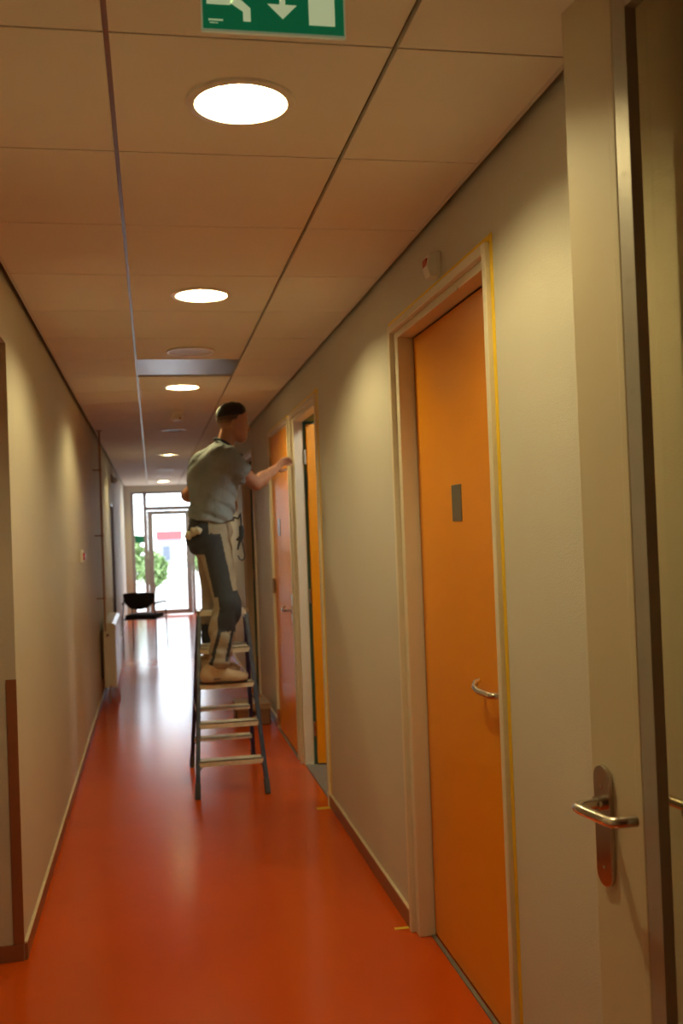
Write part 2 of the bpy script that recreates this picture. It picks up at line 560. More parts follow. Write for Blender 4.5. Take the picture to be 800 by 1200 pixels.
tag(MB().box(-.335, -.16, YE - .008, YE - .003, 1.47, 1.61).build('green_window_sign', mat('sign_green_far', (.02, .30, .20), .4, noise=.04)), 'small green sign stuck on the sidelight pane beside entrance', 'sign')

# ------------------------------------------------------------------ outdoors beyond the entrance
mb = MB().box(-40, 40, YE + .15, 90, -.3, -.06)
tag(mb.build('ground_outside', mat('pale_paving', (.62, .60, .57), .8, noise=.08, nscale=2)), 'pale paving outside the entrance', 'ground', kind='structure')
hb = thing('kiosk', 'small grey kiosk with red roof edge seen through entrance glass', 'kiosk', (1.0, 60.8, -.06))
MB().box(.30, 1.70, 60.1, 61.6, -.06, 1.36).build('wall', mat('pale_render', (.30, .31, .36), .8, noise=.04), hb)
MB().box(.24, 1.76, 60, 61.7, 1.36, 1.86).build('fascia', mat('red_fascia', (.32, .07, .075), .6, noise=.05), hb)
MB().box(.62, 1.0, 60.06, 60.12, .15, .95).build('hatch', mat('far_window', (.12, .14, .18), .2, noise=.04), hb)


def shrub(cx, cy, h, rad, n, label, seed):
    rnd = random.Random(seed)
    root = thing('shrub', label, 'shrub', (cx, cy, -.06), group='shrubs outside the entrance')
    st = MB()
    for k in range(5):
        a = rnd.uniform(0, 6.28)
        st.tube([(cx, cy, -.06), (cx + .3 * rad * math.cos(a), cy + .3 * rad * math.sin(a), h * .6)], [.03, .012], 6)
    st.build('stem', mat('bark', (.12, .08, .05), .9, noise=.2), root)
    lf = MB()
    for k in range(n):
        u = Vector((rnd.gauss(0, 1), rnd.gauss(0, 1), rnd.gauss(0, 1))).normalized() * rnd.uniform(.5, 1)
        p = Vector((cx + u.x * rad, cy + u.y * rad, h * .56 + u.z * h * .46))
        d = Vector((rnd.gauss(0, 1), rnd.gauss(0, 1), rnd.gauss(0, 1))).normalized()
        e = d.cross(Vector((rnd.gauss(0, 1), rnd.gauss(0, 1), rnd.gauss(0, 1)))).normalized()
        L = rnd.uniform(.07, .14)
        lf.add([p - d * L, p + e * L * .45, p + d * L, p - e * L * .45], [(0, 1, 2, 3)])
    o = lf.build('foliage', mat('leaf_green', (.20, .30, .10), .6, noise=.4, nscale=3), root)
    o['kind'] = 'stuff'


shrub(-.75, 26.5, 1.75, .62, 900, 'leafy green shrub behind the sidelight pane outside', 1)
shrub(.02, 29, 1.15, .42, 800, 'rounded green shrub behind the entrance door glass', 2)
shrub(1.75, 40, 1.3, .45, 600, 'small green shrub beside the kiosk outside', 3)

# ------------------------------------------------------------------ recessed downlights and other ceiling fittings
M_RING = mat('white_ring', (.80, .74, .66), .35, noise=.02)
M_REFL = mat('reflector', (.86, .84, .80), .25, metal=.55, noise=.03)
M_BULB = mat('lamp_glow', (1, .9, .7), .4, emis=((1.0, .86, .56), 25.0), noise=.01)


def downlight(y, label, on=True):
    t = thing('recessed_downlight', label, 'ceiling light', (LX, y, ZC), group='round downlights in the ceiling')
    c = (LX, y, ZC)
    MB().lathe([(.106, .012), (.106, -.003), (.110, -.007), (.128, -.005), (.131, .0), (.131, .001)], c, 56).build('trim_ring', M_RING, t, smooth=True)
    MB().lathe([(.106, .012), (.104, .03), (.098, .06), (.085, .095), (.06, .115), (.0005, .118)], c, 56).build('reflector', M_REFL, t, smooth=True)
    if on:
        MB().tube([(LX - .045, y + .008, ZC + .082), (LX + .045, y + .008, ZC + .082)], .011, 12).tube([(LX - .045, y + .032, ZC + .082), (LX + .045, y + .032, ZC + .082)], .011, 12).build('lamp_tube', M_BULB, t, smooth=True)
        MB().box(LX + .045, LX + .085, y + .0, y + .04, ZC + .07, ZC + .094).build('lamp_socket', M_WHITE, t)
        l = bpy.data.lights.new('downlight', 'POINT')
        l.energy = LAMP_W
        l.color = LAMP_COL
        l.shadow_soft_size = .022
        o = bpy.data.objects.new('downlight_lamp', l)
        o.location = (0, -.005, .048)
        o.parent = t
        col.objects.link(o)
    else:
        lv = MB()
        for k in range(-3, 4):
            hw = math.sqrt(.1 ** 2 - (k * .027) ** 2)
            lv.box(LX - hw, LX + hw, y + k * .027 - .001, y + k * .027 + .001, ZC + .0, ZC + .03)
            lv.box(LX + k * .027 - .001, LX + k * .027 + .001, y - hw, y + hw, ZC + .0, ZC + .03)
        lv.build('louvre', M_STEEL, t)
    return t


downlight(2.33, 'large glowing round downlight just beyond the green exit sign')
downlight(4.24, 'glowing round downlight between the exit sign and the ceiling speaker')
downlight(6.90, 'glowing round downlight just beyond the grey metal ceiling panel')
downlight(9.75, 'unlit round downlight with louvre beyond the smoke detector', on=False)
downlight(12.75, 'glowing round downlight beyond the unlit louvred downlight')
downlight(18.9, 'glowing round downlight nearest the glass entrance door')

ol = thing('office_ceiling_lamp', 'round ceiling lamp lighting the office behind the open door', 'ceiling light', (1.6, 5.6, ZC + .22))
MB().lathe([(.0005, 0), (.15, 0), (.16, -.01), (.155, -.03)], (1.6, 5.6, ZC + .22), 32).build('base', M_WHITE, ol, smooth=True)
MB().lathe([(.150, -.02), (.14, -.045), (.10, -.06), (.0005, -.065)], (1.6, 5.6, ZC + .22), 32).build('diffuser', mat('lamp_diffuser', (.9, .88, .8), .4, noise=.01), ol, smooth=True)
l = bpy.data.lights.new('office_lamp_offscreen', 'POINT')
l.energy, l.color, l.shadow_soft_size = LAMP_W, (.96, .97, .82), .07
o = bpy.data.objects.new('office_lamp_offscreen', l)
o.location = (0, 0, -.15)
o.parent = ol
col.objects.link(o)

sp = thing('ceiling_speaker', 'flat round unlit ceiling speaker before the grey metal panel', 'speaker', (LX + .005, SPEAKER, ZC))
c = (LX + .005, SPEAKER, ZC)
MB().lathe([(.118, .0), (.132, .0), (.136, -.004), (.132, -.010), (.120, -.010), (.118, -.006)], c, 56, closed=True).build('rim', M_RING, sp, smooth=True)
MB().lathe([(.0005, -.006), (.06, -.0065), (.119, -.005), (.119, .0)], c, 48).build('grille', mat('speaker_grille', (.60, .53, .45), .45, noise=.05, nscale=300), sp, smooth=True)

sd = thing('smoke_detector', 'small white smoke detector under the ceiling', 'smoke detector', (.235, 8.2, ZC))
c = (.235, 8.2, ZC)
MB().lathe([(.0005, .0), (.055, .0), (.058, -.01), (.052, -.028), (.046, -.032)], c, 32).build('base', M_WHITE, sd, smooth=True)
MB().lathe([(.046, -.030), (.040, -.034), (.040, -.050), (.050, -.054), (.050, -.066), (.036, -.084), (.0005, -.087)], c, 32).build('sensor_head', M_WHITE, sd, smooth=True)
MB().tube([(.255, 8.145, ZC - .070), (.255, 8.152, ZC - .070)], .008, 10).build('indicator', M_RED, sd)
for yy, lb in ((15.6, 'flat unlit ceiling vent disc, nearer the louvred downlight'), (17.3, 'flat unlit ceiling vent disc, nearer the entrance')):
    v = thing('ceiling_vent', lb, 'vent', (.24, yy, ZC), group='flat ceiling vents')
    c = (.24, yy, ZC)
    MB().lathe([(.07, .0), (.125, .0), (.125, -.008), (.10, -.014), (.07, -.006)], c, 40, closed=True).build('rim', M_RING, v, smooth=True)
    MB().lathe([(.0005, -.018), (.05, -.018), (.062, -.012), (.06, -.006), (.0005, -.004)], c, 32).build('valve_disc', M_RING, v, smooth=True)

# ------------------------------------------------------------------ green exit sign hanging from the ceiling
SX, SY, SZ, SW, SH = .112, 1.70, 2.462, .252, .126
sg = thing('exit_sign', 'green illuminated exit sign with white arrow and door symbol', 'sign', (SX + SW / 2, SY, SZ))
M_SG = mat('sign_green', (.0, .20, .085), .3, emis=((.0, .26, .10), .22), noise=.02)
M_SW = mat('sign_white', (.72, .78, .55), .4, emis=((.62, .75, .42), .42), noise=.02)
M_AC = mat('acrylic_edge', (.75, .80, .62), .15, emis=((.55, .75, .45), .12), noise=.02)
MB().box(SX, SX + SW, SY, SY + .008, SZ, SZ + SH).build('acrylic_panel', M_AC, sg, bevel=.001)
MB().box(SX + .003, SX + SW - .003, SY - .0012, SY + .0005, SZ + .004, SZ + SH).build('green_face', M_SG, sg)


def glyph(name, polys):
    m = MB()
    for p in polys:
        m.prism(p, lambda u, v_, d: (SX + u, SY - .0012 - d, SZ + v_), .0, .0008)
    return m.build(name, M_SW, sg)


glyph('door_symbol', [[(.187, .019), (.233, .019), (.233, .110), (.187, .110)]])
glyph('arrow_symbol', [[(.141, .027), (.166, .052), (.115, .052)], [(.136, .052), (.146, .052), (.146, .105), (.136, .105)]])
glyph('running_figure_symbol', [[(.010, .046), (.050, .046), (.056, .054), (.045, .058), (.010, .055)], [(.050, .050), (.072, .036), (.072, .019), (.085, .019), (.085, .042), (.062, .062), (.054, .060)],
                                [(.044, .056), (.062, .056), (.074, .088), (.056, .090)], [(.056, .084), (.074, .088), (.098, .070), (.103, .076), (.078, .098), (.056, .090)],
                                [(.022, .076), (.028, .070), (.046, .086), (.058, .088), (.058, .094), (.042, .094)],
                                [(.072 + .009 * math.cos(k * .5236), .108 + .009 * math.sin(k * .5236)) for k in range(12)]])
glyph('maker_mark', [[(.0125 + .0028 * k, .0175), (.0145 + .0028 * k, .0175), (.0145 + .0028 * k, .0205), (.0125 + .0028 * k, .0205)] for k in range(9)]
      + [[(.0145 + .0024 * k, .0130), (.0160 + .0024 * k, .0130), (.0160 + .0024 * k, .0147), (.0145 + .0024 * k, .0147)] for k in range(6)])
MB().box(SX + .02, SX + SW - .02, SY - .018, SY + .026, SZ + SH - .006, ZC - .0005).build('lamp_housing', M_WHITE, sg, bevel=.003)

# ------------------------------------------------------------------ glazed fire door folded back at the right (near the viewer)
HA = 7.6
gd = thing('door_7', 'cream framed glazed corridor door folded back to the wall', 'door', (.9247, .883, 0), R(90 + HA), kind='structure', local=True)
LW, LT, GT, GB, SL, BD = .905, 2.575, 2.480, .20, .736, .040
M_STILE = mat('cream_door_paint', (.72, .63, .46), .5, noise=.03, nscale=5)
for nm, bx in (('lock_stile', (SL, LW, .008, LT)), ('hinge_stile', (0, LW - SL, .008, LT)), ('top_rail', (LW - SL, SL, GT + BD, LT)), ('bottom_rail', (LW - SL, SL, .008, GB - BD))):
    MB().box(bx[0], bx[1], -.040, 0, bx[2], bx[3]).build(nm, M_STILE, gd, bevel=.0025)
MB().box(SL, SL + .022, -.0005, .006, .16, GT + BD + .02).build('moulding', M_STILE, gd, bevel=.004)
for s_ in (0, 1):                          # beads on both faces
    y0, y1 = ((-.018, .005) if s_ == 0 else (-.040, -.030))
    w_ = BD if s_ == 0 else .008
    for bx in ((SL - w_, SL, GB - BD, GT + BD), (LW - SL, LW - SL + w_, GB - BD, GT + BD), (LW - SL + w_, SL - w_, GT + BD - w_, GT + BD), (LW - SL + w_, SL - w_, GB - BD, GB - BD + w_)):
        bd = MB().box(bx[0], bx[1], y0, y1, bx[2], bx[3]).build('glazing_bead', M_ALU, gd, bevel=.001)
        if s_ == 0 and bx[0] > .5:
            for z in (2.402, 2.198, 2.01, 1.819, 1.565, 1.354, 1.143, .93, .72, .5, .3):
                MB().lathe([(.0045, .0), (.0045, -.0006), (.0028, -.0014), (.0005, -.0022)], (0, 0, 0), 14).build('screw', M_STEEL, bd, smooth=True).matrix_local = Matrix.Translation((SL - BD / 2, .0056, z)) @ Matrix.Rotation(R(-90), 4, 'X')
MB().box(LW - SL + .006, SL - .006, -.026, -.018, GB - BD + .006, GT + BD - .006).build('glass', M_FGLASS, gd)


def stadium(cx, cz, hw, hh, n=10):
    p = [(cx + hw * math.cos(R(a)), cz + hh - hw + hw * math.sin(R(a))) for a in np.linspace(0, 180, n)]
    p += [(cx + hw * math.cos(R(a)), cz - hh + hw + hw * math.sin(R(a))) for a in np.linspace(180, 360, n)]
    return p


PC = .862
pl = MB().prism(stadium(PC, 1.032, .026, .112), lambda u, v_, d: (u, d, v_), .0, .009).build('handle_plate', M_PLATE, gd, bevel=.0015)
for z in (1.105, .955):
    MB().lathe([(.004, 0), (.004, .0006), (.0005, .001)], (0, 0, 0), 12).build('screw', M_STEEL, pl).matrix_local = Matrix.Translation((PC, .0092, z)) @ Matrix.Rotation(R(-90), 4, 'X')


def door_lever(s):
    o = 0 if s > 0 else -.040
    q = lambda x, y, z: (x, o + s * y, z)
    m = MB()
    m.tube([q(PC, .008, 1.075), q(PC, .022, 1.075)], .0135, 20)
    m.tube([q(PC, .02, 1.075), q(PC, .052, 1.075), q(PC - .003, .060, 1.075), q(PC - .010, .066, 1.075), q(PC - .022, .068, 1.075), q(PC - .105, .068, 1.077), q(PC - .122, .066, 1.078), q(PC - .132, .058, 1.079), q(PC - .137, .044, 1.080), q(PC - .139, .030, 1.080)], .0098, 16)
    m.build('lever_handle', M_STEEL, gd, smooth=True)


door_lever(1)
door_lever(-1)
MB().prism(stadium(PC, 1.032, .026, .112), lambda u, v_, d: (u, -.040 - d, v_), .0, .009).build('handle_plate', M_PLATE, gd)
for z in (.25, 1.2, 2.3):
    MB().tube([(-.006, -.006, z - .05), (-.006, -.006, z + .05)], .008, 10).build('hinge', M_STEEL, gd)
tag(MB().box(XR - .055, XR, .78, .865, 0, ZC).build('trim_2', M_STILE, bevel=.003), 'cream jamb post carrying the glazed door on the right wall', 'trim', kind='structure')

# ------------------------------------------------------------------ masking tape
TG = 'strips of yellow masking tape'


def tape(label, *bx):
    tag(MB().box(*bx).build('masking_tape', M_TAPE), label, 'tape', TG)


tape('long upright yellow tape strip beside the first orange door frame', XR - .0012, XR, 2.655, 2.679, .08, 2.42)
tape('yellow tape strip above the first orange door frame', XR - .0012, XR, 2.6795, 3.90, 2.401, 2.419)
tape('short yellow tape piece on floor at first orange door frame', XR - .07, XR - .005, 3.885, 3.905, 0, .0012)
tape('upright yellow tape strip beside the open office door frame', XR - .0012, XR, 5.672, 5.699, .08, 2.425)
tape('yellow tape strip above the open office door frame', XR - .0012, XR, 5.6995, 6.83, 2.401, 2.419)
tape('short yellow tape piece on floor at open office door frame', XR - .09, XR - .005, 5.66, 5.70, 0, .0012)
tape('upright yellow tape strip between the open and closed office doors', XR - .0012, XR, 6.845, 6.885, .0, 2.41)
tape('yellow tape strip above the glossy closed orange door frame', XR - .0012, XR, 6.93, 8.12, 2.401, 2.419)

# ------------------------------------------------------------------ wall fittings
sn = thing('wall_sensor', 'small white wall sensor with dark red window above door', 'sensor', (XR, 3.19, 2.42))
MB().box(XR - .012, XR, 3.15, 3.215, 2.425, 2.505).build('back_box', M_WHITE, sn, bevel=.003)
MB().prism([(0, 2.420), (0, 2.508), (-.030, 2.498), (-.040, 2.455), (-.030, 2.424)], lambda u, v_, d: (XR - .010 + u, d, v_), 3.205, 3.15).build('cover', M_WHITE, sn, bevel=.003)
MB().box(XR - .049, XR - .030, 3.160, 3.205, 2.455, 2.485).build('red_lens', M_RED, sn, bevel=.002)

cp = thing('fire_call_point', 'small red and white fire alarm call point on left wall', 'fire alarm', (XL, 7.7, 1.43))
MB().box(XL, XL + .022, 7.645, 7.735, 1.420, 1.515).build('housing', M_WHITE, cp, bevel=.004)
MB().box(XL + .020, XL + .034, 7.650, 7.725, 1.438, 1.492).build('press_window', M_RED, cp, bevel=.002)

hp = thing('heating_pipe', 'slim upright copper-toned heating pipe above the radiator', 'pipe', (XL + .07, 9.65, .8))
M_PIPE = mat('painted_pipe', (.42, .24, .15), .4, noise=.05)
MB().tube([(XL + .07, 9.65, .72), (XL + .07, 9.65, ZC - .005)], .010, 12).build('pipe', M_PIPE, hp, smooth=True)
for z in (2.24, 1.62, 1.03):
    MB().tube([(XL, 9.65, z), (XL + .07, 9.65, z)], .006, 8).tube([(XL + .07, 9.65, z - .012), (XL + .07, 9.65, z + .012)], .015, 12).build('clamp', M_PIPE, hp)
MB().lathe([(.011, 0), (.03, -.002), (.03, -.008), (.011, -.010)], (XL + .07, 9.65, ZC - .001), 20).build('ceiling_rose', M_PIPE, hp)

rd = thing('panel_radiator', 'cream panel radiator hung low on the left wall', 'radiator', (XL, 10.5, .15))
M_RAD = mat('radiator_enamel', (.76, .70, .60), .3, noise=.02)
RX0, RX1, RY0, RY1, RZ0, RZ1 = XL + .035, XL + .15, 9.95, 11.35, .15, .745
MB().box(RX1 - .012, RX1, RY0 + .01, RY1 - .01, RZ0, RZ1 - .01).build('front_panel', M_RAD, rd, bevel=.004)
MB().box(RX0, RX0 + .012, RY0 + .01, RY1 - .01, RZ0, RZ1 - .01).build('back_panel', M_RAD, rd, bevel=.004)
MB().box(RX0, RX1, RY0, RY0 + .012, RZ0 - .005, RZ1 - .02).build('side_panel', M_RAD, rd, bevel=.003)
MB().box(RX0, RX1, RY1 - .012, RY1, RZ0 - .005, RZ1 - .02).build('side_panel', M_RAD, rd, bevel=.003)
gr = MB()
gr.prism([(RX0, RZ1 - .02), (RX1 + .003, RZ1 - .02), (RX1 + .003, RZ1), (RX1 - .03, RZ1 + .022), (RX0, RZ1 + .028)], lambda u, v_, d: (u, d, v_), RY1, RY0)
gr.build('top_grille', M_RAD, rd, bevel=.003)
fins = MB()
for k in range(34):
    yy = RY0 + .04 + k * .0395
    fins.box(RX0 + .012, RX1 - .012, yy, yy + .002, RZ0 + .02, RZ1 - .03)
fins.build('fins', M_RAD, rd)['kind'] = 'stuff'
MB().tube([(RX0 + .04, RY0, RZ1 - .09), (RX0 + .04, RY0 - .02, RZ1 - .09)], .014, 12).build('bleed_valve', M_STEEL, rd)
MB().tube([(RX0 + .06, RY0 + .02, RZ0 + .02), (RX0 + .06, RY0 - .02, RZ0 + .01), (RX0 + .05, RY0 - .03, RZ0 - .02), (RX0 + .05, RY0 - .03, .0)], .009, 10).build('feed_pipe', M_PIPE, rd, smooth=True)
for yy in (RY0 + .25, RY1 - .25):
    MB().box(XL + .0005, RX0 + .004, yy, yy + .03, RZ0 + .05, RZ1 - .08).build('bracket', M_RAD, rd)

el = thing('wall_lamp', 'small round wall lamp high up on left wall', 'lamp', (XL, 14.2, 2.36))
MB().box(XL, XL + .02, 14.16, 14.24, 2.36, 2.47).build('back_plate', mat('lamp_brown', (.25, .17, .12), .4, metal=.4, noise=.04), el, bevel=.004)
MB().lathe([(.0005, .035), (.02, .03), (.034, .015), (.038, 0), (.034, -.015), (.02, -.03), (.0005, -.035)], (XL + .05, 14.2, 2.385), 24).build('globe', M_WHITE, el, smooth=True)
MB().tube([(XL + .02, 14.2, 2.43), (XL + .05, 14.2, 2.43), (XL + .05, 14.2, 2.415)], .008, 8).build('arm', M_STEEL, el)

# ------------------------------------------------------------------ chair by the window end
ch = thing('visitor_chair', 'dark padded visitor chair with thin metal armrests facing the entrance', 'chair', (-.145, 14.75, 0), R(-18), local=True)
M_PAD = mat('navy_upholstery', (.022, .026, .045), .85, bump=.2, bscale=150, noise=.1)
M_CHR = mat('dark_chair_tube', (.10, .10, .12), .3, metal=.8, noise=.04)
hw = .245
bk = [(-.235, .775), (-.215, .79), (-.10, .80), (.10, .80), (.215, .79), (.235, .775), (.225, .70), (.195, .63), (.13, .575), (.05, .558), (-.05, .558), (-.13, .575), (-.195, .63), (-.225, .70)]
o = MB().prism(bk[::-1], lambda u, v_, d: (u, d + .35 * u * u - .06 * (v_ - .56), v_), -.245, -.205).build('backrest', M_PAD, ch, smooth=True, bevel=.012, seg=3)
st = [(-.22, -.20), (.22, -.20), (.24, -.12), (.24, .16), (.20, .23), (-.20, .23), (-.24, .16), (-.24, -.12)]
MB().prism(st, lambda u, v_, d: (u, v_, d), .415, .475).build('seat', M_PAD, ch, smooth=True, bevel=.018, seg=3)
for s_ in (-1, 1):
    MB().tube([(s_ * hw, -.24, 0), (s_ * hw, -.235, .44), (s_ * (hw - .02), -.235, .62), (s_ * (hw - .03), -.245, .72)], .010, 10).build('leg', M_CHR, ch, smooth=True)
    MB().tube([(s_ * (hw + .015), .25, 0), (s_ * (hw + .01), .22, .42), (s_ * (hw + .01), .21, .63)], .010, 10).build('leg', M_CHR, ch, smooth=True)
    MB().tube([(s_ * (hw + .01), .21, .63), (s_ * (hw + .01), .19, .645), (s_ * (hw + .01), -.20, .645), (s_ * (hw - .015), -.235, .635)], .015, 10).build('armrest', M_CHR, ch, smooth=True)
    MB().tube([(s_ * hw, -.235, .42), (s_ * (hw + .01), .22, .42)], .009, 8).build('side_rail', M_CHR, ch)
for yy in (-.18, .18):
    MB().tube([(-hw, yy, .41), (hw, yy, .41)], .009, 8).build('cross_rail', M_CHR, ch)

# ------------------------------------------------------------------ box on the floor
bxr = thing('cardboard_box', 'low brown box on the floor against right wall behind ladder', 'box', (.77, 8.42, 0))
M_CARD = mat('brown_cardboard', (.26, .14, .08), .8, noise=.08, nscale=12, bump=.05)
bxm = MB()
x0, x1, y0, y1, h = .635, .915, 8.27, 8.60, .165
bxm.box(x0, .735, y0, y0 + .006, 0, h).box(.815, x1, y0, y0 + .006, 0, h).box(.735, .815, y0, y0 + .006, 0, .085).box(.735, .815, y0, y0 + .006, .115, h).box(x0, x1, y1 - .006, y1, 0, h).box(x0, x0 + .006, y0, y1, 0, h).box(x1 - .006, x1, y0, y1, 0, h).box(x0, x1, y0, y1, 0, .006)
bxm.build('carton', M_CARD, bxr)
MB().box(x0 - .004, x1 + .004, y0 - .004, y1 + .004, h - .002, h + .012).box(x0 - .004, x1 + .004, y0 - .006, y0 - .001, h - .035, h + .012).build('lid', mat('box_lid', (.36, .24, .15), .7, noise=.06), bxr, bevel=.002)

# ------------------------------------------------------------------ step ladder
ld = thing('step_ladder', 'dark blue double-sided step ladder with aluminium treads', 'ladder', (.432, 6.54, 0))
M_BLUE = mat('blue_ladder_rail', (.007, .014, .060), .38, metal=.0, noise=.15, nscale=30)
M_TREAD = mat('worn_aluminium_tread', (.80, .74, .60), .4, metal=.2, noise=.18, nscale=35, bump=.1)
M_RUB = mat('rubber_cap', (.06, .055, .05), .8, noise=.1)
LYC, LSP, LTOP = 6.54, .44, 1.10


def rail_pt(side, end, z):
    k = z / LTOP
    hw_ = .213 * (1 - k) + .150 * k
    return Vector((.432 + side * hw_, LYC + end * (LSP * (1 - k) + .035 * k), z))


for end in (-1, 1):
    for side in (-1, 1):
        rl = MB().bar(rail_pt(side, end, .02), rail_pt(side, end, LTOP), .026, .050, up=(0, 1, 0)).build('rail', M_BLUE, ld, bevel=.003)
        MB().bar(rail_pt(side, end, 0), rail_pt(side, end, .085), .032, .058, up=(0, 1, 0)).build('rubber_foot', M_RUB, rl, bevel=.004)
    for z in (.214, .43, .66, .872):
        p, q = rail_pt(-1, end, z), rail_pt(1, end, z)
        yo = p.y + end * .004
        s = MB()
        x0, x1 = p.x + .006, q.x - .006
        ylo, yhi = sorted((yo - end * .055, yo + end * .030))
        s.box(x0, x1, ylo, yhi, z - .006, z)
        e0, e1 = sorted((yo + end * .030, yo + end * .026))
        s.box(x0, x1, e0, e1, z - .034, z)
        e0, e1 = sorted((yo - end * .055, yo - end * .051))
        s.box(x0, x1, e0, e1, z - .022, z)
        for k in range(5):
            yy = ylo + (yhi - ylo) * (k + .5) / 5
            s.box(x0 + .004, x1 - .004, yy - .004, yy + .004, z - .001, z + .0015)
        tr = s.build('step', M_TREAD, ld)
    for side in (-1, 1):                       # small braces under the lowest step
        p = rail_pt(side, end, .15)
        MB().bar(p + Vector((-side * .002, 0, 0)), (p.x - side * .05, p.y, .205), .004, .018, up=(0, 1, 0)).build('brace', M_RUB, ld)
for side in (-1, 1):
    p, q = rail_pt(side, -1, LTOP - .01), rail_pt(side, 1, LTOP - .01)
    MB().box(p.x - .014, p.x + .014, p.y - .03, q.y + .03, LTOP - .05, LTOP + .008).build('hinge', M_STEEL, ld, bevel=.004)
    p, q = rail_pt(side, -1, .50), rail_pt(side, 1, .50)
    MB().bar(p + Vector((side * .014, 0, 0)), q + Vector((side * .014, 0, 0)), .004, .016).build('spreader', M_STEEL, ld)
p, q = rail_pt(-1, -1, LTOP), rail_pt(1, -1, LTOP)
MB().box(p.x, q.x, LYC - .075, LYC - .035, LTOP - .028, LTOP).build('top_bar', M_TREAD, ld, bevel=.002)
MB().box(p.x, q.x, LYC + .035, LYC + .075, LTOP - .028, LTOP).build('top_bar', M_TREAD, ld, bevel=.002)

# ------------------------------------------------------------------ the man on the ladder (signed-distance body, one continuous surface)


